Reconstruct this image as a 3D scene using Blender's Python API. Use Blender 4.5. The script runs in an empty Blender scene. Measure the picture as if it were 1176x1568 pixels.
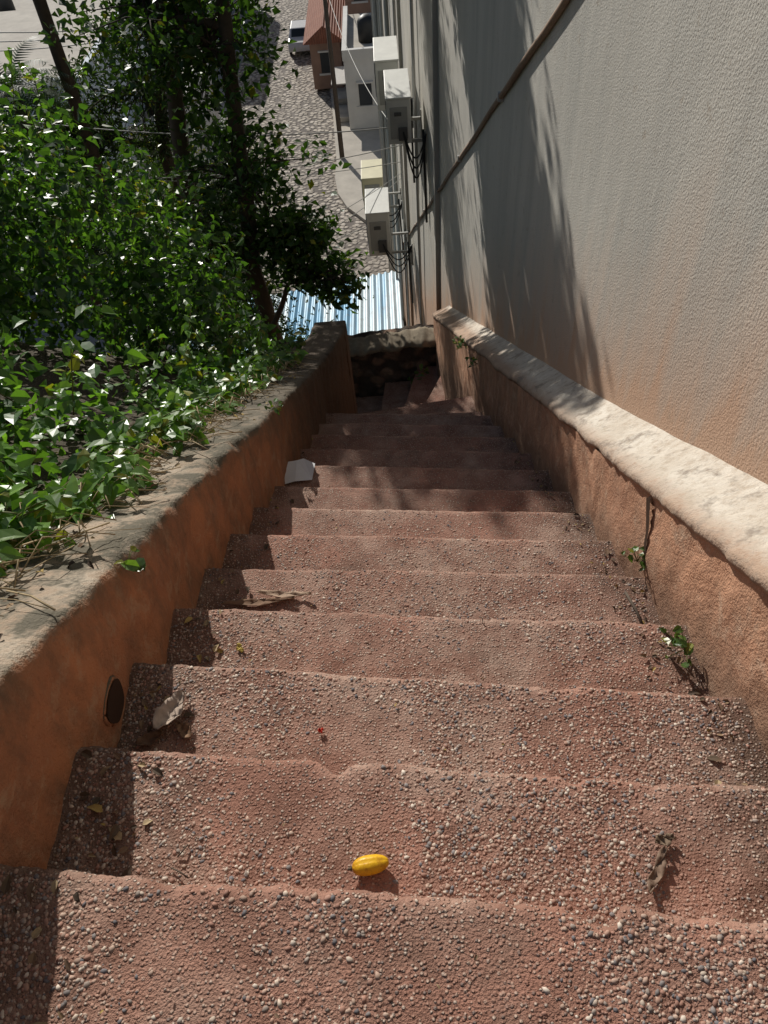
import bpy, math, random
import numpy as np
from mathutils import Vector, Matrix, noise
random.seed(7); rng=np.random.default_rng(7)
scene=bpy.context.scene
SUN=Vector((0.80,-2.0,-1.06)).normalized()   # travel direction of light

# ---------------------------------------------------------------- helpers
class NT:
    def __init__(s,name):
        s.m=bpy.data.materials.new(name); s.m.use_nodes=True
        s.t=s.m.node_tree; s.b=s.t.nodes['Principled BSDF']
        s.tc=s.t.nodes.new('ShaderNodeTexCoord').outputs['Object']
        s.b.inputs['Roughness'].default_value=.85
        s.b.inputs['Specular IOR Level'].default_value=.25
    def n(s,ty,**k):
        nd=s.t.nodes.new(ty)
        for a,v in k.items(): setattr(nd,a,v)
        return nd
    def l(s,a,b): s.t.links.new(a,b)
    def noise(s,scale,detail=3,rough=.6,vec=None,dist=0):
        n=s.n('ShaderNodeTexNoise'); n.inputs['Scale'].default_value=scale
        n.inputs['Detail'].default_value=min(detail,4); n.inputs['Roughness'].default_value=rough
        n.inputs['Distortion'].default_value=dist
        s.l(vec or s.tc,n.inputs['Vector']); return n.outputs['Fac']
    def voro(s,scale,feature='F1',vec=None,rand=1):
        n=s.n('ShaderNodeTexVoronoi',feature=feature); n.inputs['Scale'].default_value=scale
        n.inputs['Randomness'].default_value=rand
        s.l(vec or s.tc,n.inputs['Vector']); return n
    def ramp(s,fac,stops,interp='LINEAR'):
        r=s.n('ShaderNodeValToRGB'); r.color_ramp.interpolation=interp
        e=r.color_ramp.elements
        while len(e)<len(stops): e.new(.5)
        for i,(p,c) in enumerate(stops):
            e[i].position=p
            if not isinstance(c,(tuple,list)): c=(c,c,c)
            e[i].color=(*c,1)
        s.l(fac,r.inputs['Fac']); return r.outputs['Color']
    def mix(s,fac,a,b,mode='MIX'):
        m=s.n('ShaderNodeMix',data_type='RGBA',blend_type=mode)
        for sock,v in ((m.inputs['Factor'],fac),(m.inputs['A'],a),(m.inputs['B'],b)):
            if hasattr(v,'links'): s.l(v,sock)
            elif isinstance(v,(int,float)):
                sock.default_value=v if sock.type=='VALUE' else (v,v,v,1)
            else: sock.default_value=(*v,1)
        return m.outputs['Result']
    def math(s,op,a,b=0.0,clamp=False):
        m=s.n('ShaderNodeMath',operation=op,use_clamp=clamp)
        for i,v in enumerate((a,b)):
            if hasattr(v,'links'): s.l(v,m.inputs[i])
            else: m.inputs[i].default_value=v
        return m.outputs[0]
    def map(s,scale,vec=None,rot=(0,0,0)):
        m=s.n('ShaderNodeMapping'); m.inputs['Scale'].default_value=scale; m.inputs['Rotation'].default_value=rot
        s.l(vec or s.tc,m.inputs['Vector']); return m.outputs[0]
    def xyz(s):
        x=s.n('ShaderNodeSeparateXYZ'); s.l(s.tc,x.inputs[0]); return x.outputs
    def normz(s):
        g=s.n('ShaderNodeNewGeometry'); x=s.n('ShaderNodeSeparateXYZ'); s.l(g.outputs['Normal'],x.inputs[0]); return x.outputs[2]
    def col(s,c):
        if hasattr(c,'links'): s.l(c,s.b.inputs['Base Color'])
        else: s.b.inputs['Base Color'].default_value=(*c,1)
    def bump(s,h,strength=.5,dist=.01):
        b=s.n('ShaderNodeBump'); b.inputs['Strength'].default_value=strength; b.inputs['Distance'].default_value=dist
        s.l(h,b.inputs['Height']); s.l(b.outputs[0],s.b.inputs['Normal'])
    def attr(s,name='col'):
        a=s.n('ShaderNodeAttribute',attribute_name=name); return a.outputs['Color']

def simple(name,c,rough=.6,metal=0,var=.15,scale=8):
    m=NT(name); f=m.noise(scale,3)
    m.col(m.mix(f,tuple(x*(1-var) for x in c),tuple(min(1,x*(1+var)) for x in c)))
    m.b.inputs['Roughness'].default_value=rough; m.b.inputs['Metallic'].default_value=metal
    m.bump(m.noise(scale*6,2),.15,.004)
    return m.m

def mesh(name,v,f,mat=None,smooth=False,cols=None,parent=None):
    me=bpy.data.meshes.new(name)
    if isinstance(v,np.ndarray): v=v.tolist()
    if isinstance(f,np.ndarray): f=f.tolist()
    me.from_pydata(v,[],f); me.update()
    if mat: me.materials.append(mat)
    if smooth: me.polygons.foreach_set('use_smooth',[True]*len(me.polygons))
    if cols is not None:
        ca=me.color_attributes.new(name='col',type='FLOAT_COLOR',domain='POINT')
        c4=np.ones((len(me.vertices),4),dtype=np.float32); c4[:,:3]=cols
        ca.data.foreach_set('color',c4.ravel())
    o=bpy.data.objects.new(name,me); scene.collection.objects.link(o)
    if parent: o.parent=parent
    return o
def empty(name):
    o=bpy.data.objects.new(name,None); scene.collection.objects.link(o); return o
def bevel(o,w=.01,seg=2):
    b=o.modifiers.new('b','BEVEL'); b.width=w; b.segments=seg; b.limit_method='ANGLE'; return o
def boxdata(x0,x1,y0,y1,z0,z1):
    v=[(x0,y0,z0),(x1,y0,z0),(x1,y1,z0),(x0,y1,z0),(x0,y0,z1),(x1,y0,z1),(x1,y1,z1),(x0,y1,z1)]
    f=[(0,3,2,1),(4,5,6,7),(0,1,5,4),(1,2,6,5),(2,3,7,6),(3,0,4,7)]
    return v,f
def box(name,b,mat,parent=None,bev=0):
    v,f=boxdata(*b); o=mesh(name,v,f,mat,parent=parent)
    if bev: bevel(o,bev)
    return o
def boxes(name,bs,mat,parent=None,bev=0):
    V=[];F=[]
    for b in bs:
        v,f=boxdata(*b); k=len(V); V+=v; F+=[tuple(i+k for i in q) for q in f]
    o=mesh(name,V,F,mat,parent=parent)
    if bev: bevel(o,bev)
    return o
def grid(P):
    nu,nv=P.shape[:2]; idx=np.arange(nu*nv).reshape(nu,nv)
    return P.reshape(-1,3),np.stack([idx[:-1,:-1],idx[1:,:-1],idx[1:,1:],idx[:-1,1:]],-1).reshape(-1,4)
def tubedata(pts,rad,seg=8):
    pts=[Vector(p) for p in pts]; V=[];F=[]
    if not hasattr(rad,'__len__'): rad=[rad]*len(pts)
    for i,p in enumerate(pts):
        d=(pts[min(i+1,len(pts)-1)]-pts[max(i-1,0)]).normalized()
        a=d.cross(Vector((0,0,1)) if abs(d.z)<.9 else Vector((1,0,0))).normalized(); b=d.cross(a)
        for k in range(seg):
            t=2*math.pi*k/seg; V.append(tuple(p+(a*math.cos(t)+b*math.sin(t))*rad[i]))
    for i in range(len(pts)-1):
        for k in range(seg):
            F.append((i*seg+k,i*seg+(k+1)%seg,(i+1)*seg+(k+1)%seg,(i+1)*seg+k))
    F.append(tuple(range(seg))[::-1]); F.append(tuple((len(pts)-1)*seg+k for k in range(seg)))
    return V,F
def tubes(name,lst,mat,parent=None,seg=8):
    V=[];F=[]
    for pts,rad in lst:
        v,f=tubedata(pts,rad,seg); k=len(V); V+=v; F+=[tuple(i+k for i in q) for q in f]
    return mesh(name,V,F,mat,smooth=True,parent=parent)
def nz(x,y,z=0): return noise.noise(Vector((x,y,z)))
def interp(x,xs,ys): return float(np.interp(x,xs,ys))

# ---------------------------------------------------------------- materials
def m_tread():
    m=NT('exposed_aggregate_red')
    X=m.xyz()
    big=m.noise(1.9,3,.6); mid=m.noise(8,4,.65)
    base=m.mix(m.ramp(big,[(.40,0.),(.6,1.)]),(.345,.175,.125),(.385,.265,.205))
    base=m.mix(m.ramp(mid,[(.34,0.),(.68,1.)]),base,(.215,.108,.076))
    base=m.mix(m.ramp(m.noise(3.1,4,.7),[(.56,0.),(.66,.55)]),base,(.15,.095,.07))
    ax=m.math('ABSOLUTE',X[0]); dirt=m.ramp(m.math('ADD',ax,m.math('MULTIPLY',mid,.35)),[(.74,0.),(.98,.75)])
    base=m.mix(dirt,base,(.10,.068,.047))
    v=m.voro(135); cellr=m.n('ShaderNodeSeparateColor'); m.l(v.outputs['Color'],cellr.inputs[0])
    pc=m.ramp(cellr.outputs[0],[(0,(.37,.22,.165)),(.25,(.50,.385,.305)),(.5,(.31,.165,.12)),(.66,(.19,.165,.15)),(.78,(.56,.47,.39)),(1,(.41,.25,.195))],'CONSTANT')
    sel=m.math('GREATER_THAN',cellr.outputs[1],.3)
    mask=m.math('MULTIPLY',m.ramp(v.outputs['Distance'],[(.3,1.),(.5,0.)]),sel)
    mask=m.math('MULTIPLY',mask,m.ramp(mid,[(.30,.3),(.5,1.)]))
    m.col(m.mix(m.math('MULTIPLY',mask,.75),base,pc))
    h=m.math('ADD',m.math('MULTIPLY',mask,m.math('SUBTRACT',1.0,v.outputs['Distance'])),m.math('MULTIPLY',m.noise(210,2),.9))
    m.bump(h,1.0,.005); return m.m
def m_orange(name,c0,c1,stain,pale,right=False):
    m=NT(name); X=m.xyz()
    a=m.noise(2.3,4,.7); b=m.noise(12,4,.75)
    st=m.noise(4.2,4,.75,vec=m.map((1.6,1.6,.75)))
    c=m.mix(m.ramp(a,[(.36,0.),(.64,1.)]),c0,c1)
    c=m.mix(m.ramp(st,[(.44,0.),(.72,.85)]),c,stain)
    c=m.mix(m.ramp(b,[(.52,0.),(.72,.65)]),c,pale)
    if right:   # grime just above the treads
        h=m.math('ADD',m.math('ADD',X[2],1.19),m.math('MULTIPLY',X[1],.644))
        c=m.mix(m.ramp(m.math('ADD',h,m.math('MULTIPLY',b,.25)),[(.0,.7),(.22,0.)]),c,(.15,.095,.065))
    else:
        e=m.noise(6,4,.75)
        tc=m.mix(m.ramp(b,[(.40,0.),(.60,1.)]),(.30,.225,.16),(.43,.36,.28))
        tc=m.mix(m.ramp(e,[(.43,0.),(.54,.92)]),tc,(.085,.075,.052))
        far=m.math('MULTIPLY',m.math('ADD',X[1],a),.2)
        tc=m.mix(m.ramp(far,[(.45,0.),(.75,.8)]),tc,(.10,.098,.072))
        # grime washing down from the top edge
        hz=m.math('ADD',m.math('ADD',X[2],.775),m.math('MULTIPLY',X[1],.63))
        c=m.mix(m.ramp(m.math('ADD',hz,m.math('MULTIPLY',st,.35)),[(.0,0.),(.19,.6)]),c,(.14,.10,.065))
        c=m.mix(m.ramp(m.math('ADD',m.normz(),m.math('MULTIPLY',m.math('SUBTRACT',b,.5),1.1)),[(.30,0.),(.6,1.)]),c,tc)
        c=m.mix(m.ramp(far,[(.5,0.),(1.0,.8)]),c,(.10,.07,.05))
    m.col(c)
    h=m.math('ADD',m.noise(38,4,.7),m.math('MULTIPLY',m.noise(150,2),.5))
    m.bump(h,1.0,.008); return m.m
def m_coping():
    m=NT('cream_coping')
    a=m.noise(4,4,.65); b=m.noise(26,4,.7)
    c=m.mix(m.ramp(a,[(.35,0.),(.65,1.)]),(.60,.55,.475),(.49,.43,.355))
    c=m.mix(m.ramp(b,[(.48,0.),(.66,.65)]),c,(.35,.28,.21))
    X=m.xyz()
    edge=m.ramp(m.math('ADD',m.math('SUBTRACT',X[0],m.math('MULTIPLY',X[1],-.03)),m.math('MULTIPLY',b,.14)),[(.90,.8),(.975,0.)])
    c=m.mix(edge,c,(.32,.20,.13))
    c=m.mix(m.ramp(m.noise(9,4,.75),[(.54,0.),(.66,.7)]),c,(.20,.165,.135))
    m.col(c)
    h=m.math('ADD',m.noise(60,3,.75),m.math('MULTIPLY',m.noise(9,3),.9))
    m.bump(h,.9,.008); return m.m
def m_wall():
    m=NT('grey_stucco')
    X=m.xyz()
    h=m.math('ADD',m.math('ADD',X[2],.70),m.math('MULTIPLY',X[1],.62))   # height above the sloping base
    st=m.noise(2.2,4,.65,vec=m.map((1,2.5,.22)))
    a=m.noise(.9,3,.6)
    c=m.mix(m.ramp(a,[(.3,0.),(.7,1.)]),(.45,.425,.375),(.515,.49,.435))
    c=m.mix(m.ramp(st,[(.42,0.),(.72,.6)]),c,(.33,.32,.29))
    hh=m.math('ADD',h,m.math('MULTIPLY',m.math('SUBTRACT',st,.5),1.3))
    c=m.mix(m.ramp(hh,[(.0,.8),(.12,.58),(.45,.24),(.9,0.)]),c,(.50,.30,.19))
    sp=m.noise(11,4,.75)
    c=m.mix(m.ramp(sp,[(.60,0.),(.70,.5)]),c,(.30,.24,.18))
    m.col(c)
    hb=m.math('ADD',m.noise(120,2,.5),m.math('MULTIPLY',m.noise(13,3,.6),.6))
    m.bump(hb,.6,.006); return m.m
def m_rubble():
    m=NT('rubble_stone')
    a=m.noise(7,4,.65)
    v=m.voro(5,vec=m.map((1,1,1.5)))
    sc=m.n('ShaderNodeSeparateColor'); m.l(v.outputs['Color'],sc.inputs[0])
    c=m.ramp(sc.outputs[0],[(0,(.13,.07,.045)),(.4,(.23,.145,.10)),(.7,(.12,.09,.07)),(1,(.28,.18,.12))])
    c=m.mix(m.ramp(v.outputs['Distance'],[(.35,0.),(.6,1.)]),c,(.05,.036,.028))
    c=m.mix(m.ramp(a,[(.45,0.),(.65,.7)]),c,(.07,.055,.04)); m.col(c)
    m.bump(m.math('ADD',m.math('SUBTRACT',1,v.outputs['Distance']),m.math('MULTIPLY',m.noise(30,3),.4)),.9,.06); return m.m
def m_leaf(name,trans=.35,rough=.38,spec=.4):
    m=NT(name); col=m.attr(); m.col(col)
    m.b.inputs['Roughness'].default_value=rough; m.b.inputs['Specular IOR Level'].default_value=spec
    tr=m.n('ShaderNodeBsdfTranslucent'); m.l(m.mix(1.0,col,(1.9,2.0,.6),'MULTIPLY'),tr.inputs['Color'])
    mx=m.n('ShaderNodeMixShader'); mx.inputs[0].default_value=trans
    m.l(m.b.outputs[0],mx.inputs[1]); m.l(tr.outputs[0],mx.inputs[2])
    out=[n for n in m.t.nodes if n.type=='OUTPUT_MATERIAL'][0]; m.l(mx.outputs[0],out.inputs['Surface']); return m.m
def m_soil():
    m=NT('hillside_soil'); f=m.noise(3,4,.65)
    m.col(m.mix(f,(.03,.03,.018),(.09,.065,.04))); m.bump(m.noise(15,3,.7),1,.05); return m.m
def m_cobble():
    m=NT('cobblestone'); v=m.voro(4.2)
    sc=m.n('ShaderNodeSeparateColor'); m.l(v.outputs['Color'],sc.inputs[0])
    c=m.ramp(sc.outputs[0],[(0,(.30,.26,.21)),(.5,(.43,.38,.31)),(1,(.53,.47,.40))])
    ed=m.ramp(v.outputs['Distance'],[(.35,1.),(.65,0.)])
    c=m.mix(ed,(.12,.10,.085),c); c=m.mix(m.ramp(m.noise(.4,4),[(.4,0.),(.62,.55)]),c,(.25,.215,.18)); m.col(c)
    m.bump(ed,1,.05); return m.m
TREAD=m_tread()
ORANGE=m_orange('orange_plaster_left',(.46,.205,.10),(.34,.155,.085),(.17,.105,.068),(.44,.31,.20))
ORANGE_R=m_orange('orange_plaster_right',(.50,.275,.17),(.40,.215,.135),(.26,.16,.105),(.53,.40,.29),True)
COPING=m_coping(); WALL=m_wall(); RUBBLE=m_rubble()
LEAF=m_leaf('vine_leaf',.36,.36,.55); TLEAF=m_leaf('tree_leaf',.3,.45); SOIL=m_soil(); COBBLE=m_cobble()
BARK=simple('bark',(.085,.066,.05),.9,0,.4,12)
STRAW=simple('dry_straw',(.34,.26,.15),.8,0,.3,12)
PIPE=simple('rusty_conduit',(.24,.165,.115),.7,0,.35,20)
GREYPIPE=simple('grey_pipe',(.34,.34,.32),.5,0,.15,6)
CABLE=simple('black_cable',(.03,.03,.03),.5)
ACW=simple('ac_painted_metal',(.64,.64,.60),.45,0,.18,5)
ACY=simple('ac_yellowed_metal',(.62,.58,.40),.45,0,.15,5)
ACD=simple('ac_dark_grille',(.10,.10,.10),.5)
ACG=simple('ac_side_panel',(.36,.36,.34),.5)

# ---------------------------------------------------------------- stairs layout (camera eye = origin)
LW=dict(y=[-3,1.0,1.63,2.58,4.6,5.5,5.9],x=[-.787,-.787,-.788,-.70,-.64,-.50,-.50],z=[1.14,-1.42,-1.827,-2.376,-3.66,-4.02,-4.15])
RW=dict(y=[-3,.8,1.48,2.41,4.33,8.2],x=[.80,.80,.80,.781,.67,.44],z=[1.09,-1.341,-1.779,-2.364,-3.51,-5.80])
def wallx(y): return 1.074-.0492*y
edges=[(-.02,-1.183,-.107),(.305,-1.386,-.107),(.607,-1.5885,-.11),(.922,-1.785,-.122),(1.248,-1.9935,-.105),(1.56,-2.196,-.095),(1.877,-2.399,-.10),(2.192,-2.601,-.10),(2.506,-2.804,-.11)]
for i in range(1,6): edges.append((2.506+.39*i,-2.804-.257*i,-.115))
edges.append((4.80,-4.40,-.06))
chips={1:[(.27,.030,.035),(.32,-.014,.02),(-.45,.008,.05)],2:[(-.2,.025,.025),(-.06,-.008,.06),(.31,.018,.02),(.45,.008,.06)],3:[(.35,.008,.04)],4:[(-.3,.008,.05)]}
def nose(i,x):
    y,z,s=edges[i]
    d=.006*nz(x*4,i*7.3)+.0045*nz(x*13,i*3.1)+.0035*nz(x*45,i*5.7)+.002*nz(x*110,i*2.7)
    for cx,dep,w in chips.get(i,[]): d-=dep*math.exp(-((x-cx)/w)**2)
    return y+s*x+d
def tz(i,x,y,yn):
    z=edges[i][1]
    return .004*nz(x*3,y*3,z*5)+.0022*nz(x*15,y*15,z)-.007*max(0,nz(x*5,i*9.1))*math.exp(-max(0,yn-y)/.03)
V=[];F=[]
for i in range(1,len(edges)):
    near=i<=5
    nx=320 if near else 90; nt=30 if near else 10
    xs=np.linspace(-.95,.95,nx); P=np.zeros((nx,nt+7,3)); z=edges[i][1]
    for a,x in enumerate(xs):
        yn=nose(i,x); yb=edges[i-1][0]+edges[i-1][2]*x-.03
        prof=[(yn-.010,z-.30),(yn-.007,z-.10),(yn-.002,z-.04),(yn,z-.018),(yn-.004,z-.009),(yn-.011,z-.003),(yn-.021,z)]
        for k in range(nt): prof.append((yn-.033+(yb-yn+.033)*k/(nt-1),z))
        for k,(py,pz) in enumerate(prof):
            dz=tz(i,x,py,yn)+.0012*nz(x*55,py*55,z)
            if k<7: py+=.003*nz(x*40,pz*40,i)
            P[a,k]=(x,py,pz+dz)
    v,f=grid(P); k=len(V); V+=v.tolist(); F+=(f[:,::-1]+k).tolist()
# winding treads below, turning left round the end of the parapet
piv=Vector((-.5,5.15)); K=14
for k in range(K):
    t0=math.radians(-14 if k==0 else 9*k-5); t1=math.radians(9*(k+1)-5); z=-4.63-.235*k
    def endp(t):
        d=Vector((math.cos(t),math.sin(t))); r=min(1.25/max(abs(d.x),.01),2.85/max(d.y,.01)); return piv+d*r
    A=[piv+Vector((-.1,-.1))]+[endp(t0+(t1-t0)*j/4) for j in range(5)]
    base=len(V); m=len(A)
    for p in A: V.append((p.x,p.y,z+.015*nz(p.x*4,p.y*4)))
    for p in A: V.append((p.x,p.y,z-.5))
    F.append([base+j for j in range(m)])
    for j in range(m): F.append([base+j,base+m+j,base+m+(j+1)%m,base+(j+1)%m])
stair=mesh('stone_staircase',V,F,TREAD,smooth=True)
try: stair.data.set_sharp_from_angle(angle=math.radians(50))
except Exception: pass

# embedded aggregate
phi=(1+5**.5)/2
iv=np.array([(-1,phi,0),(1,phi,0),(-1,-phi,0),(1,-phi,0),(0,-1,phi),(0,1,phi),(0,-1,-phi),(0,1,-phi),(phi,0,-1),(phi,0,1),(-phi,0,-1),(-phi,0,1)])/1.9
ifc=np.array([(0,11,5),(0,5,1),(0,1,7),(0,7,10),(0,10,11),(1,5,9),(5,11,4),(11,10,2),(10,7,6),(7,1,8),(3,9,4),(3,4,2),(3,2,6),(3,6,8),(3,8,9),(4,9,5),(2,4,11),(6,2,10),(8,6,7),(9,8,1)])
pal=np.array([(.44,.32,.25),(.35,.195,.145),(.38,.235,.175),(.50,.41,.33),(.40,.28,.215),(.32,.175,.13),(.22,.195,.185),(.42,.29,.225),(.35,.205,.155),(.32,.26,.22),(.15,.14,.145),(.56,.48,.40)])
def pebbles(name,n_per,mat):
    PV=[];PF=[];PC=[]; cnt=0
    for i,n in n_per:
        for _ in range(n):
            x=random.uniform(-.78,.79); yn=nose(i,x); yb=edges[i-1][0]+edges[i-1][2]*x
            y=yb+(yn-.012-yb)*random.random()
            if nz(x*2.6,y*2.6,i*2.0)<-.35+random.random()*.5: continue
            s=random.choice([.0016,.002,.0026,.003,.0032,.0038,.0046])*random.uniform(.8,1.2)
            R=np.array(Matrix.Rotation(random.uniform(0,6.28),3,'Z')@Matrix.Rotation(random.uniform(-.4,.4),3,'X'))
            v=(iv*np.array([1.35,1,.55])*s*rng.uniform(.7,1.3,(12,3)))@R.T+np.array([x,y,edges[i][1]+tz(i,x,y,yn)-.0002])
            PV.append(v); PF.append(ifc+cnt*12); PC.append(np.tile(pal[rng.integers(12)]*rng.uniform(.75,1.1),(12,1))); cnt+=1
    m=NT(mat); m.col(m.attr()); m.b.inputs['Roughness'].default_value=.8
    return mesh(name,np.concatenate(PV),np.concatenate(PF),m.m,smooth=True,cols=np.concatenate(PC))
pebbles('gravel_aggregate',[(1,7500),(2,7500),(3,6500),(4,5000),(5,3500),(6,2200),(7,1200)],'aggregate_pebble')

# ---------------------------------------------------------------- left parapet
ys=np.arange(-1.5,5.75,.022)
sec=[]
for y in ys:
    x=interp(y,LW['y'],LW['x']); z=interp(y,LW['y'],LW['z']); w=.31
    x+=.012*nz(y*2.1,8.8)
    s=[(x-.012,z-1.4),(x,z-.9),(x,z-.6)]+[(x,z-.6+.6*k/16*.96) for k in range(1,16)]
    s+=[(x-.004,z-.014),(x-.014,z-.003)]+[(x-.022-(w-.044)*k/10,z-.002) for k in range(1,11)]+[(x-w,z-.02),(x-w-.01,z-.3),(x-w-.02,z-1.2)]
    row=[]
    for (px,pz) in s:
        d=.014*nz(px*3,y*4,pz*4)+.007*nz(px*14,y*14,pz*14)+.004*nz(px*40,y*40,pz*40)
        e=0
        if px>x-.03 and pz>z-.05: e=.034*max(0,nz(y*6,3.3)-.08)+.020*max(0,nz(y*23,6.3))
        row.append((px+d-e,y,pz+d*.9-e))
    sec.append(row)
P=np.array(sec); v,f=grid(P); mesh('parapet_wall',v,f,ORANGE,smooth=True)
pv,pf=boxdata(-.80,-.497,5.55,5.80,-6.8,-4.10); o=mesh('wall_end_pier',pv,pf,ORANGE); bevel(o,.02,3)
e=empty('drain_hole')
hc=(-.787,.85,-1.70)
tb=[Vector((hc[0]-.001,hc[1]+.055*math.cos(t)*(1+.09*math.sin(3*t)),hc[2]+.055*math.sin(t)*(1+.10*math.cos(2*t)))) for t in np.linspace(0,2*math.pi,29)]
tubes('rim',[(tb,.009)],ORANGE,e,8)
dv=[(hc[0]+.011,hc[1]+.055*math.cos(t)*(1+.09*math.sin(3*t)),hc[2]+.055*math.sin(t)*(1+.10*math.cos(2*t))) for t in np.linspace(0,2*math.pi,28,endpoint=False)]
mesh('hole_shade_disc',dv,[list(range(28))],simple('drain_shade',(.04,.022,.014),.95),parent=e)  # flat disc without depth; dark colour stands in for shade inside the hole

# ---------------------------------------------------------------- right plinth with coping
ys=np.arange(-1.5,8.25,.025); secF=[];secC=[]
for y in ys:
    x=interp(y,RW['y'],RW['x'])+.010*nz(y*1.7,4.4); z=interp(y,RW['y'],RW['z'])+.008*nz(y*2.3,6.4); wx=wallx(y)+.015; dep=1.9
    zf=z-.055
    a=[(x+.012,zf-dep*((k/27)**1.6)) for k in range(28)][::-1]
    row=[]
    for (px,pz) in a:
        d=.014*nz(y*4,pz*4,9)+.008*nz(y*15,pz*15,5)+.003*nz(y*40,pz*40,5); row.append((px+d,y,pz))
    secF.append(row)
    c=[(x+.02,zf+.004),(x+.001,zf+.004),(x-.006,zf+.02),(x-.004,z-.012),(x+.010,z)]
    n=9
    for k in range(1,n+1): c.append((x+.010+(wx-x-.010)*k/n, z+.10*(k/n)**1.15))
    row=[]
    for k,(px,pz) in enumerate(c):
        d=.008*nz(y*5,px*5,2)+.006*nz(y*18,px*18,7)+.003*nz(y*45,px*45,7)
        ch=(.026*max(0,nz(y*5,1.7)-.05)+.014*max(0,nz(y*20,2.7))) if k<5 else 0
        row.append((px+d+ch,y,pz+d-ch))
    secC.append(row)
e=empty('plinth_wall')
v,f=grid(np.array(secF)); mesh('plaster_face',v,f[:,::-1],ORANGE_R,smooth=True,parent=e)
v,f=grid(np.array(secC)); mesh('coping',v,f[:,::-1],COPING,smooth=True,parent=e)
cx=.798
mesh('crack',[(cx,1.60,-1.91),(cx,1.54,-2.01),(cx,1.49,-2.16),(cx,1.515,-2.17),(cx,1.555,-2.04),(cx,1.625,-1.95)],[(0,1,2,3,4,5)],simple('crack_dark',(.05,.03,.02)),parent=e)

# ---------------------------------------------------------------- building on the right
e=empty('stucco_building')
Y0,Y1,ZB,ZT=-5,27,-18,6
ny,nzv=90,60
P=np.zeros((ny,nzv,3))
for a,y in enumerate(np.linspace(Y0,Y1,ny)):
    for b,z in enumerate(np.linspace(ZB,ZT,nzv)):
        P[a,b]=(wallx(y)+.010*nz(y*.8,z*.8,4),y,z)
v,f=grid(P); mesh('side_wall',v,f[:,::-1],WALL,smooth=True,parent=e)
xa,xb=wallx(Y0),wallx(Y1)
mesh('body',[(xa+.05,Y0,ZB),(9,Y0,ZB),(9,Y1,ZB),(xb+.05,Y1,ZB),(xa+.05,Y0,ZT),(9,Y0,ZT),(9,Y1,ZT),(xb+.05,Y1,ZT)],
     [(4,5,6,7),(0,1,5,4),(1,2,6,5),(2,3,7,6)],WALL,parent=e)
PL=[]
for y in (9.3,14.9,19.0,22.5,26.6):
    PL.append((wallx(y)-.06,wallx(y)+.1,y,y+.25,-18,6))
boxes('pilaster',PL,WALL,e,.01)
cp=[]
for y in np.linspace(.5,16.7,60):
    z=-1.17-(y-4.02)*.672+.03*nz(y*1.3,2)
    cp.append((wallx(y)-.015,y,z))
c2=[(wallx(16.7)-.02,16.7,cp[-1][2]),(wallx(16.7)-.02,16.75,-17.9)]
e=empty('wall_conduit')
tubes('run',[(cp,.019),(c2,.03)],PIPE,e)
cl=[]
for k in range(4,58,7):
    y=cp[k][1]; cl.append((cp[k][0]-.024,cp[k][0]+.02,y-.015,y+.015,cp[k][2]-.03,cp[k][2]+.03))
boxes('clamps',cl,GREYPIPE,e,.004)
vp=[]
for y,r in ((18.2,.05),(20.5,.04),(24,.06),(11.9,.025),(15.6,.03)):
    vp.append(([(wallx(y)-.06,y,-17.8),(wallx(y)-.06,y,5)],r))
tubes('downpipe',vp,GREYPIPE)

# ---------------------------------------------------------------- AC units
def ac(b,mat,gap):
    x0,x1,y0,y1,z0,z1=b; e=empty('air_conditioner_unit')
    box('casing',(x0,x1,y0,y1,z0,z1-.03),mat,e,.012)
    box('top_cover',(x0-.012,x1+.012,y0-.012,y1+.012,z1-.028,z1),mat,e,.008)
    w=x1-x0; h=z1-z0
    box('service_panel',(x0+w*.12,x0+w*.85,y0-.012,y0+.01,z0+h*.12,z0+h*.80),ACG,e,.006)
    box('valve_cover',(x0+w*.45,x0+w*.82,y0-.05,y0-.013,z0+h*.10,z0+h*.38),ACD,e,.008)
    box('handle',(x0+w*.3,x0+w*.6,y0-.022,y0-.013,z0+h*.62,z0+h*.70),ACD,e,.003)
    cy=y0+(y1-y0)*.42; cz=(z0+z1)/2; r=min(h,y1-y0)*.4
    rings=[]
    for q in (.35,.6,.82,1):
        rings.append(([(x0-.01,cy+r*q*math.cos(t),cz+r*q*math.sin(t)) for t in np.linspace(0,2*math.pi,25)],.006))
    for t in np.linspace(0,math.pi,6,endpoint=False):
        rings.append(([(x0-.012,cy-r*math.cos(t),cz-r*math.sin(t)),(x0-.012,cy+r*math.cos(t),cz+r*math.sin(t))],.004))
    tubes('fan_grille',rings,ACD,e,5)
    br=[]
    for yy in (y0+.12,y1-.15):
        br.append((x0+.02,x1+gap,yy,yy+.04,z0-.045,z0-.002)); br.append((x1+gap-.035,x1+gap+.01,yy,yy+.04,z0-.35,z0+.1))
    boxes('bracket',br,ACG,e)
    cab=[]
    for j in range(3):
        p=[]
        for t in np.linspace(0,1,16):
            p.append((x0+w*.65+(gap+w*.35)*t, y0-.05-.05*j*math.sin(math.pi*t), z0+h*.3-(.35+.12*j)*math.sin(math.pi*t)-.05*t))
        cab.append((p,.012))
    cab.append(([(x1+gap*.8,y0-.03,z0+h*.3),(x1+gap*.85,y0-.03,z0-.5),(x1+gap*.9,y0,z0-1.2)],.02))
    tubes('cables',cab,CABLE,e,6)
ac((0,.33,10.7,11.7,-4.70,-4.08),ACW,.2)
ac((-.14,.22,12.5,13.5,-4.95,-4.22),ACW,.2)
ac((-.54,-.08,14.0,15.0,-8.39,-7.44),ACW,.44)
ac((-.66,-.19,16.5,17.4,-8.7,-7.94),ACY,.43)

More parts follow.
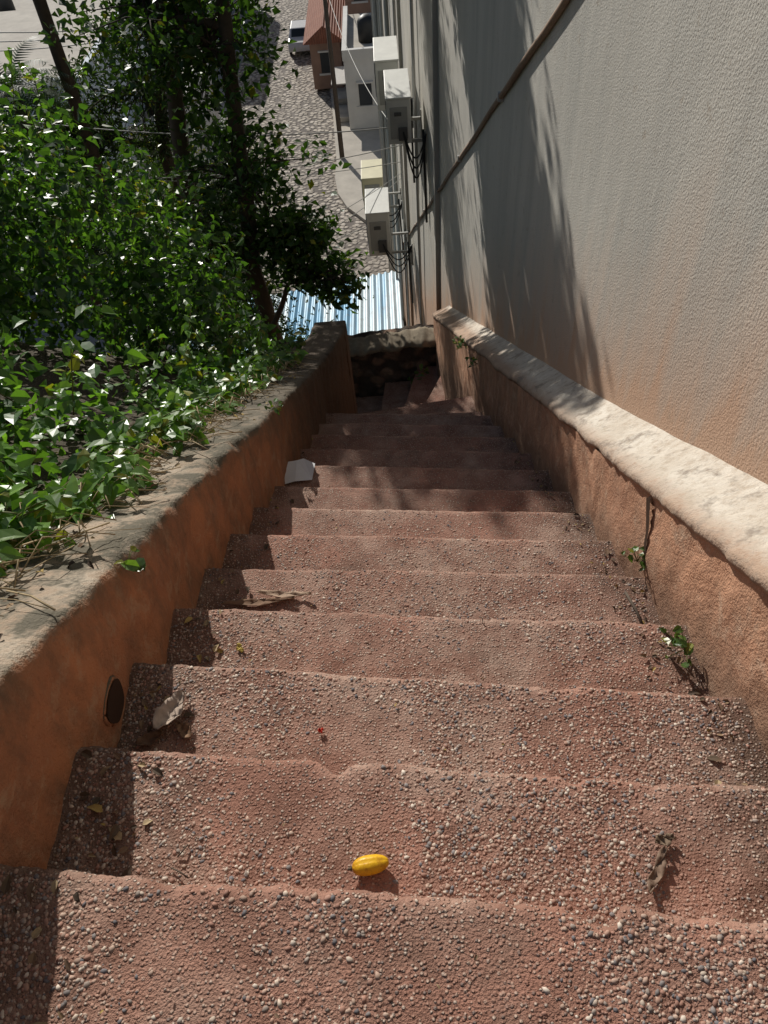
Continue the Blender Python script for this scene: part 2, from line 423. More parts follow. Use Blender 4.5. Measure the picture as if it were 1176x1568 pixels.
# ---------------------------------------------------------------- stone wall at the foot
nx,nv=110,46; P=np.zeros((nx,nv+8,3)); TOPZ=-6.18
def rtop(x): return TOPZ+.07*nz(x*2.4,1.1)+.03*nz(x*8,4.)+.05*x
for a,x in enumerate(np.linspace(-1.8,.72,nx)):
    top=rtop(x)
    for b in range(nv):
        z=-8.6+(top+8.6)*b/(nv-1)
        c=noise.voronoi(Vector((x*5,0,z*6.5)))[0]; dd=.10*min(.8,c[1]-c[0])+.05*nz(x*6,z*7,3)+.02*nz(x*22,z*22,1)
        P[a,b]=(x,8.05-dd,z)
    for b in range(8): P[a,nv+b]=(x,8.02+.40*(b+1)/8,top+.02+.03*nz(x*9,b*.6))
v,f=grid(P); mesh('rubble_stone_wall',v,f[:,::-1],RUBBLE,smooth=True)
P=np.zeros((160,9,3))
for a,x in enumerate(np.linspace(-1.8,.70,160)):
    top=rtop(x)+.01
    pr=[(7.99,-.03),(7.96,-.01),(7.955,.012),(7.975,.035),(8.05,.045),(8.15,.05),(8.25,.05),(8.3,.04),(8.33,-.02)]
    for b,(yy,dz) in enumerate(pr): P[a,b]=(x,yy+.05*nz(x*5,b*.3)+.03*nz(x*19,b),top+dz+.025*nz(x*11,b*.7)+.012*nz(x*40,b*2))
v,f=grid(P); mesh('wall_cap',v,f[:,::-1],simple('weathered_concrete',(.19,.155,.11),.9,0,.7,9),smooth=True)

# ---------------------------------------------------------------- hillside and ground
def hill(x,y):
    z=interp(y,LW['y'],LW['z']) if y<5 else interp(y,[5,6,8.3,14,18,60],[-3.85,-4.9,-7.6,-13.6,-18.3,-19])
    g=max(0,-1.05-x)
    return z-.22+(.28*g if y<6 else .28*g*max(0,1-(y-6)/6))+.08*nz(x*1.5,y*1.5)
nx,nyy=70,110; P=np.zeros((nx,nyy,3))
for a,x in enumerate(np.linspace(-14,-.93,nx)):
    for b,y in enumerate(np.linspace(-4,20,nyy)): P[a,b]=(x,y,hill(x,y) )
v,f=grid(P); mesh('hillside',v,f,SOIL,smooth=True)
P=np.zeros((12,40,3))
for a,x in enumerate(np.linspace(-.94,.9,12)):
    for b,y in enumerate(np.linspace(8.3,20,40)): P[a,b]=(x,y,hill(-.93,y)-.25)
v,f=grid(P); mesh('lower_slope',v,f,SOIL,smooth=True)
gm=NT('town_ground'); gm.col(gm.mix(gm.noise(.15,4,.6),(.13,.132,.135),(.28,.27,.26))); gm.bump(gm.noise(3,3),.5,.05)
mesh('ground',[(-600,-200,-18.2),(600,-200,-18.2),(600,900,-18.2),(-600,900,-18.2)],[(0,1,2,3)],gm.m)
mesh('cobblestone_street',[(-9.5,19,-18.02),(3,19,-18.02),(3,40,-18.02),(-1,110,-18.02),(-13,110,-18.02),(-9.5,60,-18.02)],[(0,1,2,3,4,5)],COBBLE)
SW=simple('sidewalk_concrete',(.44,.40,.34),.9,0,.3,1.5)
sp=[(-.2,31.5),(-1.3,33),(-2.2,34.4),(-2.66,35.8),(-2.85,37.5),(-2.8,39.3),(-3.1,45),(-3.75,54.4),(-4.6,70),(6,70),(6,31.5)]
n=len(sp); sv=[(x,y,-17.87) for x,y in sp]+[(x,y,-18.1) for x,y in sp]
mesh('sidewalk',sv,[list(range(n))[::-1]]+[(i,(i+1)%n,(i+1)%n+n,i+n) for i in range(n)],SW)

# ---------------------------------------------------------------- low house with blue sheet roof
e=empty('blue_roof_house')
bm_=NT('blue_corrugated_sheet')
c=bm_.mix(bm_.ramp(bm_.noise(.8,3,vec=bm_.map((2.4,.12,1))),[(.42,0.),(.56,1.)]),(.18,.37,.53),(.55,.65,.70))
c=bm_.mix(bm_.ramp(bm_.noise(4,4,.75),[(.54,0.),(.7,.5)]),c,(.28,.25,.22)); bm_.col(c)
bm_.b.inputs['Roughness'].default_value=.5; bm_.b.inputs['Metallic'].default_value=.1
nx=520; P=np.zeros((nx,6,3))
for a,x in enumerate(np.linspace(-6.5,.12,nx)):
    for b,y in enumerate(np.linspace(13.4,21.0,6)):
        P[a,b]=(x,y+.22*(x+.1)*(b/5),-12.7-.06*(y-13.4)+.035*math.sin(x*2*math.pi/.2))
v,f=grid(P); mesh('corrugated_roof',v,f[:,::-1],bm_.m,smooth=True,parent=e)
WHITE=simple('whitewash',(.58,.56,.52),.8,0,.2,1.2)
box('walls',(-6.2,.0,13.8,19.2,-18.1,-13.35),WHITE,e)

# ---------------------------------------------------------------- distant town
DARK=simple('window_dark',(.03,.035,.04),.3); TILE=NT('terracotta_tile')
tw=TILE.n('ShaderNodeTexWave'); tw.inputs['Scale'].default_value=2.2; TILE.l(TILE.tc,tw.inputs['Vector'])
TILE.col(TILE.mix(TILE.noise(3,4),(.20,.07,.045),(.38,.16,.10))); TILE.bump(tw.outputs['Fac'],1,.08)
BRICK=simple('faded_brick',(.30,.19,.14),.9,0,.3,2)
def house(name,b,wall,roof='flat',tile=None,levels=2):
    x0,x1,y0,y1,z0,z1=b; e=empty(name)
    box('walls',b,wall,e)
    n=max(1,int((x1-x0)/1.6)); win=[];fr=[]
    for l in range(levels):
        hz=z0+(z1-z0)*(l+.35)/levels
        for k in range(n):
            cx=x0+(x1-x0)*(k+.5)/n
            win.append((cx-.35,cx+.35,y0-.03,y0+.05,hz,hz+1.1)); fr.append((cx-.5,cx+.5,y0-.09,y0-.035,hz-.12,hz-.02)); fr.append((cx-.45,cx+.45,y0-.22,y0-.035,hz+1.15,hz+1.22))
        win.append((x0-.03,x0+.05,y0+1.2,y0+2,hz,hz+1.1))
    boxes('windows',win,DARK,e); boxes('sills',fr,WHITE,e)
    if roof=='flat':
        boxes('roof_parapet',[(x0-.05,x1+.05,y0-.05,y0+.2,z1+.003,z1+.5),(x0-.05,x0+.2,y0+.2,y1,z1+.003,z1+.5),(x1-.2,x1+.05,y0+.2,y1,z1+.003,z1+.5)],wall,e)
        boxes('roof_slab',[(x0+.2,x1-.2,y0+.2,y1,z1+.01,z1+.06)],SW,e)
        tubes('water_tank',[([(x0+1.3,y0+2.5,z1+.07),(x0+1.3,y0+2.5,z1+1.0),(x0+1.3,y0+2.5,z1+1.15),(x0+1.3,y0+2.5,z1+1.3)],[.5,.5,.42,.18])],CABLE,e,16)
    else:
        xm=(x0+x1)/2; o=.35
        mesh('tile_roof',[(x0-o,y0-o,z1),(xm,y0-o,z1+.9),(x1+o,y0-o,z1),(x0-o,y1+o,z1),(xm,y1+o,z1+.9),(x1+o,y1+o,z1)],[(0,1,4,3),(1,2,5,4),(0,2,1),(3,4,5)],tile,parent=e)
BLUEW=simple('pale_blue_wall',(.50,.55,.60),.8,0,.15,1)
house('white_house',(-2.1,4,43,50,-17.86,-14.4),WHITE,levels=1)
house('tile_roof_house',(-4.3,-2.5,49,57,-17.86,-15.3),BRICK,'tile',TILE.m,1)
house('brick_house',(-2.1,5,52,62,-17.86,-12.5),BRICK,levels=2)
house('terrace_house',(-24,-12.0,32,43,-18.1,-11.0),BLUEW,levels=2)
house('courtyard_house',(-12.5,-9.8,36,46,-18.1,-14.5),WHITE,levels=1)
house('town_house',(-23,-14.5,48,58,-18.1,-13),WHITE,levels=2)
house('tile_house',(-34,-25,40,60,-18.1,-12),WHITE,'tile',TILE.m,2)
house('stucco_house',(-22,-13,62,76,-18.1,-11),WHITE,levels=2)
house('tall_house',(-11,-6,84,98,-18.1,-9),WHITE,levels=3)
boxes('door_steps',[(-2.9,-2.15,44,45.2,-17.86,-17.6),(-3.0,-2.12,46.5,47.6,-17.86,-17.55)],SW,None,.02)
boxes('shop_awning',[(-2.95,-2.12,44.0,46.5,-15.9,-15.84)],simple('awning_cloth',(.35,.33,.3)),None)
def car(cx,cy,z,col):
    e=empty('parked_car'); W2=.82
    prof=[(-2.0,.35),(-2.02,.62),(-1.9,.86),(-1.2,.95),(-.75,1.38),(.65,1.42),(1.25,1.0),(1.85,.88),(2.0,.6),(1.98,.35)]
    V=[];F=[];n=len(prof)
    for s in (-1,1):
        for (py,pz) in prof: V.append((cx+s*(W2-(.14 if pz>1.1 else 0)),cy+py,z+pz))
    for j in range(n): F.append((j,(j+1)%n,(j+1)%n+n,j+n))
    F.append(list(range(n))[::-1]); F.append([n+j for j in range(n)])
    bevel(mesh('body',V,F,simple('car_paint',col,.3),parent=e),.06,3)
    mesh('glass',[(cx-.62,cy-1.17,z+.99),(cx+.62,cy-1.17,z+.99),(cx+.58,cy-.80,z+1.345),(cx-.58,cy-.80,z+1.345),
                  (cx-.62,cy+1.23,z+1.045),(cx+.62,cy+1.23,z+1.045),(cx+.58,cy+.72,z+1.405),(cx-.58,cy+.72,z+1.405)],[(0,1,2,3),(4,5,6,7)],DARK,parent=e)
    boxes('side_windows',[(cx+s*.72-.03,cx+s*.72+.03,cy-.7,cy+.7,z+1.0,z+1.3) for s in(-1,1)],DARK,e)
    tubes('wheels',[([(cx+s*.70,cy+t*1.25,z+.32),(cx+s*.86,cy+t*1.25,z+.32)],.32) for s in(-1,1) for t in (-1,1)],CABLE,e,20)
car(-5.4,57,-18.02,(.5,.5,.5))
e=empty('utility_pole')
tubes('mast',[([(-2.5,39.6,-17.9),(-2.5,39.6,-9)],[.13,.09])],BARK,e)
boxes('crossarm',[(-3.3,-1.7,39.5,39.6,-9.8,-9.68)],BARK,e)
wl=[]
def wire(a,b,sag,r=.012):
    a=Vector(a);b=Vector(b); return ([tuple(a.lerp(b,t)-Vector((0,0,sag*4*t*(1-t)))) for t in np.linspace(0,1,24)],r)
for k in range(3): wl.append(wire((-3.2+.6*k,39.5,-9.7),(-14,26,-7.5+.3*k),.8,.018))
wl.append(wire((.45,12.5,-5.2),(-9,11,-3.0),.5,.009)); wl.append(wire((.3,15,-6.6),(-10,10.5,-3.6),.7,.009))
wl.append(wire((.2,17,-9),(-6,9,-6.0),.4,.009)); wl.append(wire((.3,15,-6.5),(-2.5,39.6,-9.8),.8,.012))
wl.append(wire((-2.5,39.6,-9.8),(-6,80,-10),1.5,.02)); wl.append(wire((.25,16,-7.4),(-9,9.2,-3.2),.5,.008))
wl.append(wire((.3,16,-7.6),(-3.6,8.4,-5.4),.25,.007)); wl.append(wire((.3,16,-7.7),(-3.6,8.4,-5.6),.35,.007))
tubes('overhead_wire',wl,simple('grey_cable',(.30,.30,.28),.5),seg=5)

# ---------------------------------------------------------------- foliage
def leaves(name,pos,nrm,size,cols,mat,ratio=.62,detailed=True,parent=None):
    n=len(pos)
    up=nrm/np.linalg.norm(nrm,axis=1,keepdims=True)
    d=rng.normal(size=(n,3)); d[:,2]-=.35
    d-=up*np.sum(d*up,1,keepdims=True); d/=np.linalg.norm(d,axis=1,keepdims=True)
    s=np.cross(up,d)
    if detailed:
        T=np.array([(0,0,0),(.22,.40,.10),(.60,.34,.07),(1,0,-.16),(.60,-.34,.07),(.22,-.40,.10),(.3,0,0),(.65,0,-.03)])
        Fc=[(0,6,1),(1,6,7,2),(2,7,3),(0,5,6),(5,4,7,6),(4,3,7)]
    else:
        T=np.array([(0,0,0),(.45,.42,.10),(1,0,-.1),(.45,-.42,.10)])
        Fc=[(0,2,1),(0,3,2)]
    T=T.copy(); T[:,1]*=ratio
    curl=rng.uniform(.3,2.2,n)
    k=len(T)
    V=(pos[:,None,:]+size[:,None,None]*(T[None,:,0:1]*d[:,None,:]+T[None,:,1:2]*s[:,None,:]+(T[None,:,2:3]*curl[:,None,None])*up[:,None,:])).reshape(-1,3)
    off=np.arange(n)*k; Fl=[]
    for fc in Fc: Fl+=(off[:,None]+np.array(fc)[None,:]).tolist()
    return mesh(name,V,Fl,mat,cols=np.repeat(cols,k,axis=0),parent=parent,smooth=False)
def shell(lobes,dens,rmin=.72,upb=.2):
    P=[];N=[]
    for (cx,cy,cz,rx,ry,rz) in lobes:
        n=int(dens*(rx*ry+ry*rz+rx*rz))
        d=rng.normal(size=(n,3)); d/=np.linalg.norm(d,axis=1,keepdims=True)
        d=d[d[:,2]>-.55]; r=rng.uniform(rmin**2,1.08,len(d))**.5
        lump=np.array([1+.44*nz(q[0]*2.6+cx,q[1]*2.6+cy,q[2]*2.6)+.22*nz(q[0]*6,q[1]*6+cx,q[2]*6) for q in d])
        hole=np.array([nz(q[0]*4+cy,q[1]*4,q[2]*4+cx) for q in d])
        ok=hole>-.18; d=d[ok];r=r[ok];lump=lump[ok]
        P.append(np.array([cx,cy,cz])+d*np.array([rx,ry,rz])*(r*lump)[:,None]); N.append(d+np.array([0,0,upb])+rng.normal(size=d.shape)*.7)
    return np.concatenate(P),np.concatenate(N)
def greens(n,a,b,yel=.06):
    t=rng.uniform(0,1,(n,1))**1.3; c=np.array(a)*(1-t)+np.array(b)*t; c=c*rng.uniform(.7,1.3,(n,1))
    m=rng.uniform(0,1,n)<yel; c[m]=np.array([.20,.21,.03])*rng.uniform(.7,1.1,(m.sum(),1)); return c
LA=[(-1.75,2.45,-2.72,.60,.70,.80),(-1.42,3.45,-3.35,.42,.75,.55),(-1.72,1.6,-2.05,.52,.7,.5),(-2.6,2.7,-2.15,.75,.8,.75),(-1.3,4.6,-4.0,.34,.7,.38)]
LB=[(-2.75,5.4,-3.0,.9,1.0,1.25),(-1.95,5.5,-3.75,.58,.9,.95),(-3.7,5.1,-2.5,1.1,1.2,1.2),(-2.5,7,-5.0,.9,1.0,1.1),(-3.9,7,-4.0,1.2,1.2,1.3),(-1.6,6.6,-5.5,.55,.8,.6),(-2.2,4.3,-3.9,.6,.7,.5)]
e=empty('vine_shrub')
P1,N1=shell(LA,1500,.5,.7); keep=~((P1[:,0]>-1.0)&(P1[:,1]<4)); P1,N1=P1[keep],N1[keep]
leaves('near_foliage',P1,N1,rng.uniform(.04,.115,len(P1)),greens(len(P1),(.042,.105,.022),(.12,.24,.045),.06),LEAF,.80,True,e)
P1,N1=shell(LB,1400,.6,.4)
leaves('far_foliage',P1,N1,rng.uniform(.045,.12,len(P1)),greens(len(P1),(.022,.062,.016),(.075,.155,.03),.03),LEAF,.72,True,e)
spr=[];sp_p=[];sp_n=[]
for k in range(130):
    y=random.uniform(.9,4.9); x=interp(y,LW['y'],LW['x'])-.29-random.uniform(0,.2); z=interp(y,LW['y'],LW['z'])
    a=Vector((x,y,z+random.uniform(-.05,.12))); d=Vector((random.uniform(.1,.9),random.uniform(-.9,.3),random.uniform(.1,.9)))*random.uniform(.1,.28)
    pts=[a+d*t-Vector((0,0,.22*t*t*d.length*2)) for t in np.linspace(0,1,7)]
    spr.append((pts,.0022))
    for q in pts[1:]:
        for _ in range(2): sp_p.append(q+Vector((random.uniform(-.02,.02),)*3)); sp_n.append((random.uniform(-.6,.6),random.uniform(-.6,.6),1))
for k in range(130):
    c=random.choice(LA+LB[:3]); a=Vector((c[0]+random.uniform(-.6,.6)*c[3],c[1]+random.uniform(-.6,.6)*c[4],c[2]+c[5]*.8))
    d=Vector((random.uniform(-.4,.5),random.uniform(-.5,.2),random.uniform(.3,1)))*random.uniform(.2,.5)
    pts=[a+d*t for t in np.linspace(0,1,6)]; spr.append((pts,.003))
    for q in pts[1:]:
        for _ in range(2): sp_p.append(q); sp_n.append((random.uniform(-.8,.8),random.uniform(-.8,.8),1))
GST=simple('green_stem',(.12,.13,.04))
tubes('stems',spr,GST,e,5)
sp_p=np.array([tuple(q) for q in sp_p]); sp_n=np.array(sp_n,dtype=float)
leaves('sprig_leaves',sp_p,sp_n,rng.uniform(.04,.095,len(sp_p)),greens(len(sp_p),(.06,.135,.025),(.15,.27,.05),.10),LEAF,.75,True,e)
st=[]
for k in range(380):
    y=random.uniform(.3,4.6); x=interp(y,LW['y'],LW['x'])-random.uniform(.18,.42); z=interp(y,LW['y'],LW['z'])+.01
    a=random.uniform(0,6.28); l=random.uniform(.06,.30); h=random.uniform(0,.11)
    st.append(([(x,y,z),(x+l*.5*math.cos(a),y+l*.5*math.sin(a),z+h-.32*l*math.sin(a)),(x+l*math.cos(a)*.9,y+l*math.sin(a),z+h*.4-.64*l*math.sin(a))],random.uniform(.0012,.003)))
tubes('dry_vine_stems',st,STRAW,seg=4)

def tree(name,base,path,lobes,clumps,per,lsize,ca,cb,ratio,clr=.3,trunk_r=.16):
    e=empty(name); tb=[]; pts=[Vector(base)]+[Vector(p) for p in path]
    dense=[]
    for i in range(len(pts)-1):
        for t in np.linspace(0,1,8,endpoint=False): 
            q=pts[i].lerp(pts[i+1],t); dense.append(q+Vector((.10*nz(q.z*1.3,1),.10*nz(q.z*1.3,5),0)))
    dense.append(pts[-1]); m=len(dense)
    tb.append((dense,[trunk_r*(1-.75*i/(m-1)) for i in range(m)]))
    PP=[];NN=[]
    for lb in lobes:
        c=Vector(lb[:3]); low=[q for q in dense if q.z<c.z+.1] or dense; st=min(low,key=lambda q:(q-c).length)
        mid=(st+c)/2+Vector((random.uniform(-.2,.2),random.uniform(-.2,.2),.15))
        lim=[st.lerp(mid,t).lerp(mid.lerp(c,t),t) for t in np.linspace(0,1,8)]
        tb.append((lim,[.06*(1-.6*k/7)*trunk_r/.16 for k in range(8)]))
        for k in range(clumps):
            d=Vector(rng.normal(size=3)).normalized(); r=random.uniform(.3,1.08)
            q=c+Vector((d.x*lb[3]*r,d.y*lb[4]*r,d.z*lb[5]*r)); s0=random.choice(lim[3:])
            mm=(s0+q)/2+Vector((0,0,.1))
            tb.append(([s0,mm,q],[.016,.010,.004]))
            nn=int(per*random.uniform(.5,1.4)); rr=clr*random.uniform(.6,1.3)
            PP.append(np.array(q)+rng.normal(size=(nn,3))*rr*np.array([.6,.6,.42]))
            NN.append(rng.normal(size=(nn,3))*.6+np.array([0,0,.8]))
    tubes('trunk_and_branches',tb,BARK,e,6)
    PP=np.concatenate(PP);NN=np.concatenate(NN)
    leaves('crown',PP,NN,rng.uniform(lsize*.6,lsize*1.3,len(PP)),greens(len(PP),ca,cb,.03),TLEAF,ratio,False,e)
tree('broadleaf_tree',(-1.9,9.6,-9),[(-2.1,9.8,-6),(-1.9,10,-3.5),(-1.6,10,-1),(-1.5,10,.8)],
     [(-2.0,10,-4.7,1.1,1.0,.95),(-2.15,10,-3.1,.8,.9,.85),(-2.8,10.3,-2.8,.9,1,.9),(-2.9,9.6,-5.6,.8,.8,.8),(-1.45,9.9,-5.5,.6,.6,.35)],
     38,36,.13,(.020,.050,.011),(.065,.135,.026),.75)
tree('drooping_branch_tree',(-2.2,9.4,-9),[(-2.1,9.5,-7),(-1.6,9.6,-6.1),(-.95,9.7,-6.0)],
     [(-.85,9.7,-6.2,.38,.4,.28),(-1.3,9.7,-6.0,.4,.4,.25)],16,26,.13,(.020,.050,.011),(.065,.135,.026),.75,.2,.07)
tree('unseen_crown_tree',(-3.0,10.6,-10),[(-3.0,10.7,-5),(-2.5,10.6,-2),(-1.6,10.4,0),(-1.2,10.3,.9)],  # crown lobes added above the view to shade the wall and lower steps
     [(-1.75,10,-1.3,.95,1,.85),(-1.3,10,.5,.9,.9,.95),(-2.5,10,-.5,.75,.8,.8),(-.7,10.1,-.6,.75,.8,.9),(-.5,10.4,.8,.7,.9,.75),(-.1,10.6,-.2,.6,.8,.7),(-2.35,10.1,.5,.8,.8,.65)],
     52,54,.13,(.018,.045,.010),(.05,.105,.022),.75)
tree('dark_pine_tree',(-4,14,-15),[(-4.1,14,-10),(-4.2,14.2,-6),(-3.6,14.2,-3),(-2.6,14.2,-1.2)],
     [(-4.3,14,-4.8,1.4,1.4,1.2),(-3.6,14.4,-7,1.4,1.4,1.3),(-5.2,14.6,-7.6,1.5,1.4,1.5),(-3.2,13.6,-9.2,1.2,1.3,1.2),(-4.6,13.8,-10.5,1.5,1.4,1.3),(-3.6,14.2,-2.6,1.0,1.0,.9),
      (-2.0,14.2,-1.4,1.0,1.0,.9),(-1.0,14.2,-.6,.8,.9,.8),(-5.8,14.2,-5.6,1.1,1.2,1.0)],  # rightward lobes added out of view to shade the far wall
     46,85,.15,(.014,.030,.012),(.038,.068,.024),.24,.38,.2)
tree('shade_tree',(-7.3,16.5,-16),[(-7.2,16.4,-11),(-7.1,16.4,-7)],
     [(-6.6,16.4,-7.5,1.1,1.3,.9),(-8.4,16.6,-8.2,1.4,1.4,1.2),(-6.3,16.8,-9.2,1.4,1.4,1.2),(-8,15.6,-9.6,1.6,1.4,1.2),(-5,17,-10.8,1.4,1.4,1.2),(-7.2,14.5,-7.4,1.1,1.2,.9)],
     30,50,.16,(.016,.04,.011),(.042,.085,.02),.6,.38,.2)
tree('street_tree',(-8.5,27,-18),[(-8.6,27,-15),(-8.6,27,-13.5)],
     [(-8.6,27,-13,1.5,1.6,1.2),(-10.4,27.5,-13.4,1.5,1.5,1.1),(-7.6,26,-14,1.2,1.2,1.0)],
     30,44,.24,(.018,.042,.012),(.04,.08,.02),.6,.5,.2)
def palm(base,top,n,ln,name='palm_tree'):
    e=empty(name); b=Vector(base);t=Vector(top)
    pts=[b.lerp(t,k/14) for k in range(15)]
    tubes('trunk',[(pts,[.13-.04*k/14+.008*(k%2) for k in range(15)])],BARK,e,10)
    V=[];F=[];C=[]
    for k in range(n):
        az=2*math.pi*k/n+random.uniform(-.2,.2); el=random.uniform(.1,1.2)
        dh=Vector((math.cos(az),math.sin(az),0)); p=t.copy(); dirv=(dh*math.cos(el)+Vector((0,0,math.sin(el)))).normalized()
        side=dh.cross(Vector((0,0,1)))
        for j in range(22):
            p=p+dirv*ln/22; dirv=(dirv+Vector((0,0,-.075))).normalized()
            w=ln*.26*math.sin(math.pi*(j+2)/25)
            for sgn in (-1,1):
                tip=p+side*sgn*w+dirv*w*.5-Vector((0,0,w*.25)); o=len(V)
                V+= [tuple(p-dirv*.018),tuple(p+dirv*.018),tuple(tip)]; F.append((o,o+1,o+2)); C+= [(.03,.06,.02)]*3
    mesh('fronds',V,F,TLEAF,cols=np.array(C),parent=e)
palm((-5.3,13.2,-15),(-5.1,13.2,-1.6),18,1.6)
palm((-6.1,12.8,-14),(-5.9,12.8,-4.3),26,1.0)

# ---------------------------------------------------------------- small things on the steps
def yofs(i): return edges[i][1]
fr=empty('yellow_fruit')
us,vs=np.linspace(0,2*math.pi,33),np.linspace(0,math.pi,21); P=np.zeros((33,21,3))
for a,u in enumerate(us):
    for b,w in enumerate(vs):
        r=math.sin(w)**.85; k=1+.05*math.cos(2*u)-.12*math.exp(-((u-math.pi*.45)/.12)**2)+.04*nz(3*w,u)
        P[a,b]=(.037*math.cos(w)*(1+.08*math.cos(w)),.0180*r*math.cos(u)*k,.0180*r*math.sin(u)*k)
R=np.array(Matrix.Rotation(math.radians(8),3,'Z')); P=P@R.T+np.array([-.126,.405,yofs(2)+.020])
fm=NT('fruit_skin'); fm.col(fm.mix(fm.ramp(fm.noise(55,4,.75),[(.46,0.),(.66,.85)]),(.66,.38,.015),(.36,.14,.015))); fm.b.inputs['Roughness'].default_value=.4; fm.bump(fm.noise(90,3),.5,.002)
v,f=grid(P); mesh('flesh',v,f,fm.m,smooth=True,parent=fr)
tubes('stem_end',[([(-.160,.4,yofs(2)+.020),(-.168,.399,yofs(2)+.021)],[.005,.002])],BARK,fr,6)
def dryleaf(name,c,ln,w,rot,col,curl=.25,tilt=0):
    n=11; P=np.zeros((n,7,3))
    for a in range(n):
        t=a/(n-1); hw=w/2*math.sin(math.pi*min(1,t*.92+.05))**.8*(1+.25*nz(t*6,ln*50))
        for b in range(7):
            s=(b-3)/3; P[a,b]=((t-.5)*ln,hw*s+.003*math.sin(9*t+b),abs(s)*hw*curl*1.6+ln*curl*(t-.5)**2*1.3+.004*math.sin(7*t*3+b))
    R=np.array(Matrix.Rotation(rot,3,'Z')@Matrix.Rotation(tilt,3,'Y')); P=P@R.T+np.array(c)
    v,f=grid(P); o=mesh(name,v,f,simple(name+'_mat',col,.8,0,.45,40),smooth=True)
    so=o.modifiers.new('s','SOLIDIFY'); so.thickness=.001; return o
dryleaf('dry_leaf',(-.655,.845,yofs(3)+.012),.12,.062,1.15,(.38,.30,.24),.45,.15)
dryleaf('dry_leaf',(-.615,.80,yofs(3)+.006),.06,.03,2.3,(.20,.12,.07),.4)
dryleaf('dry_leaf',(-.70,.78,yofs(3)+.006),.07,.035,.4,(.15,.09,.055),.4)
dryleaf('bark_strip',(-.56,1.45,yofs(5)+.010),.26,.028,.03,(.20,.12,.075),.15)
dryleaf('bark_strip',(-.47,1.475,yofs(5)+.012),.20,.026,-.10,(.38,.27,.19),.2)
dryleaf('yellow_leaf',(-.553,1.153,yofs(4)+.006),.035,.018,-1,(.5,.38,.10),.3)
dryleaf('yellow_leaf',(-.54,.70,yofs(3)+.006),.04,.022,1.9,(.5,.38,.12),.3)
dryleaf('red_berry_husk',(-.262,.782,yofs(3)+.005),.014,.010,.5,(.5,.04,.02),.5)
dryleaf('bark_piece',(.434,.375,yofs(2)+.008),.095,.022,1.0,(.20,.135,.095),.3)
dryleaf('bark_piece',(.462,.43,yofs(2)+.010),.04,.022,.2,(.17,.12,.08),.3)
pp=mesh('paper_scrap',[(-.715,2.80,0),(-.545,2.82,.004),(-.53,2.93,.02),(-.60,2.985,.012),(-.70,2.97,.006),(-.64,2.81,.012),(-.64,2.975,.010)],[(0,5,6,4),(5,1,2,3,6)],simple('white_paper',(.66,.67,.68),.7,0,.06,9)); pp.location.z=yofs(9)+.012
lp=[];ln_=[];ls=[];lc=[]
LC=[(.17,.11,.07),(.25,.17,.10),(.10,.07,.045),(.32,.24,.14),(.07,.05,.035),(.36,.26,.09)]
def litter(i,x0,x1,n,smax=.035):
    for _ in range(n):
        x=random.uniform(x0,x1); yb=edges[i-1][0]+edges[i-1][2]*x; yn=nose(i,x); y=yb+(yn-yb)*random.random()**1.2*.95
        lp.append((x,y,yofs(i)+random.uniform(.002,.010))); ln_.append((random.gauss(0,.35),random.gauss(0,.35),1)); ls.append(random.uniform(.006,smax))
        lc.append(random.choice(LC))
for i in range(1,14): litter(i,-.78,-.60,30 if i<5 else 14,.04)
for i in range(1,12): litter(i,-.6,.7,14,.013)
for i in range(3,12): litter(i,.66,.79,26,.034)
for _ in range(320):   # debris on top of the parapet
    y=random.uniform(.3,4.6); x=interp(y,LW['y'],LW['x'])-random.triangular(.03,.33,.30)
    lp.append((x,y,interp(y,LW['y'],LW['z'])+random.uniform(.002,.012))); ln_.append((random.gauss(0,.4),.4+random.gauss(0,.4),1)); ls.append(random.uniform(.006,.04)); lc.append(random.choice(LC))
lm=NT('litter'); lm.col(lm.attr())
leaves('leaf_litter',np.array(lp),np.array(ln_),np.array(ls),np.array(lc),lm.m,.6)
tw=[]
for (x,y,i,a,l) in [(-.53,.42,2,-.5,.045),(-.52,.44,2,.9,.03),(-.09,1.0,4,.5,.04),(.2,1.2,4,2,.02),(.75,1.25,5,1.75,.16),(-.3,1.5,5,.4,.03)]:
    z=yofs(i)+.006; tw.append(([(x,y,z),(x+l*.5*math.cos(a)+.003,y+l*.5*math.sin(a),z+.006),(x+l*math.cos(a),y+l*math.sin(a),z+.002)],.0016 if l<.1 else .005))
tubes('twig',tw,BARK,seg=5)
def weed(c,n,r,up=(0,0,1),s=.035):
    P=[];N=[];st=[]
    for k in range(n):
        d=Vector((random.gauss(0,.6),random.gauss(0,.6),random.gauss(0,.4)))+Vector(up); d=d.normalized()*r*random.uniform(.3,1)
        P.append(tuple(Vector(c)+d)); N.append(tuple(Vector(up)*.4+Vector((random.gauss(0,.4),random.gauss(0,.4),.8)))); st.append(([c,tuple(Vector(c)+d)],.0012))
    e=empty('weed_plant'); tubes('stems',st,GST,e,4)
    leaves('leaves',np.array(P),np.array(N),rng.uniform(s*.6,s*1.3,n),greens(n,(.05,.10,.02),(.10,.18,.04),.2),LEAF,.7,True,e)
weed((.775,1.06,-1.97),16,.09,(-.5,0,.8),.035)
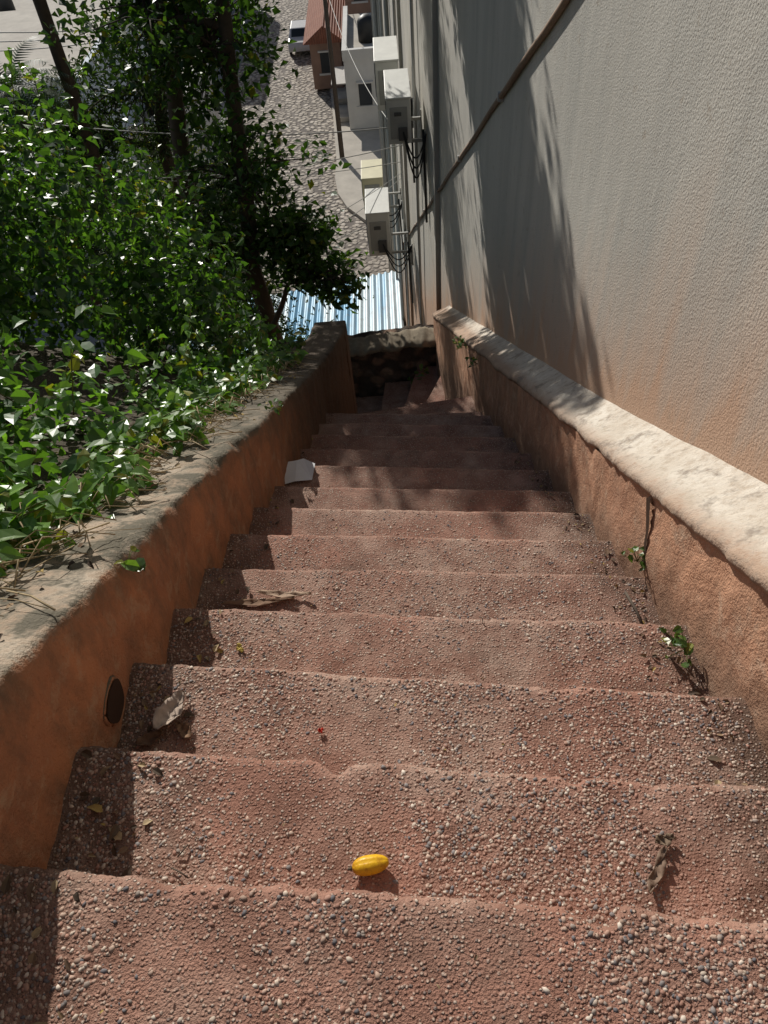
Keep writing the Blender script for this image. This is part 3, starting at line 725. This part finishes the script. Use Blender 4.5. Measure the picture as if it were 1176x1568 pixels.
weed((.785,1.52,-2.17),12,.09,(-.3,0,1),.032)
weed((-.785,1.20,-1.60),6,.05,(.7,0,.5),.045)
weed((-.70,2.95,-2.62),14,.08,(.6,-.2,.7),.03)
weed((.60,5.6,-4.35),16,.14,(-.6,0,.6),.05)
weed((.63,4.9,-4.0),10,.10,(-.6,0,.6),.04)
weed((.25,7.9,-6.6),30,.25,(-.1,-.8,.3),.09)
weed((-.85,4.9,-3.7),24,.2,(.4,0,.8),.06)

# ---------------------------------------------------------------- lift so the street is near z = 0
for o in list(scene.objects):
    if o.parent is None: o.location.z+=18

# ---------------------------------------------------------------- camera, light
cam=bpy.data.cameras.new('camera'); co=bpy.data.objects.new('camera',cam); scene.collection.objects.link(co)
Rv=Vector((.9975,-.0232,-.0672)).normalized(); Fv=Vector((-.0366,.6420,-.766)).normalized(); Uv=Rv.cross(Fv).normalized()
M=Matrix(((Rv.x,Uv.x,-Fv.x),(Rv.y,Uv.y,-Fv.y),(Rv.z,Uv.z,-Fv.z))).to_4x4(); M.translation=Vector((0,0,18)); co.matrix_world=M
cam.sensor_fit='VERTICAL'; cam.sensor_height=24; cam.lens=24*1132/1568; cam.clip_end=2000; cam.clip_start=.02
scene.camera=co
sl=bpy.data.lights.new('sun','SUN'); sl.energy=5; sl.angle=math.radians(.5); sl.color=(1,.96,.89)
so=bpy.data.objects.new('sun',sl); scene.collection.objects.link(so); so.rotation_euler=SUN.to_track_quat('-Z','Y').to_euler(); so.location=(-5,15,30)
w=bpy.data.worlds.new('World'); scene.world=w; w.use_nodes=True; nt=w.node_tree
sk=nt.nodes.new('ShaderNodeTexSky'); sk.sky_type='NISHITA'; sk.sun_disc=False
sk.sun_elevation=math.asin(-SUN.z); sk.sun_rotation=math.atan2(-SUN.x,-SUN.y)
bg=nt.nodes['Background']; nt.links.new(sk.outputs[0],bg.inputs[0]); bg.inputs[1].default_value=.07
scene.view_settings.view_transform='Standard'; scene.view_settings.look='None'; scene.view_settings.exposure=0
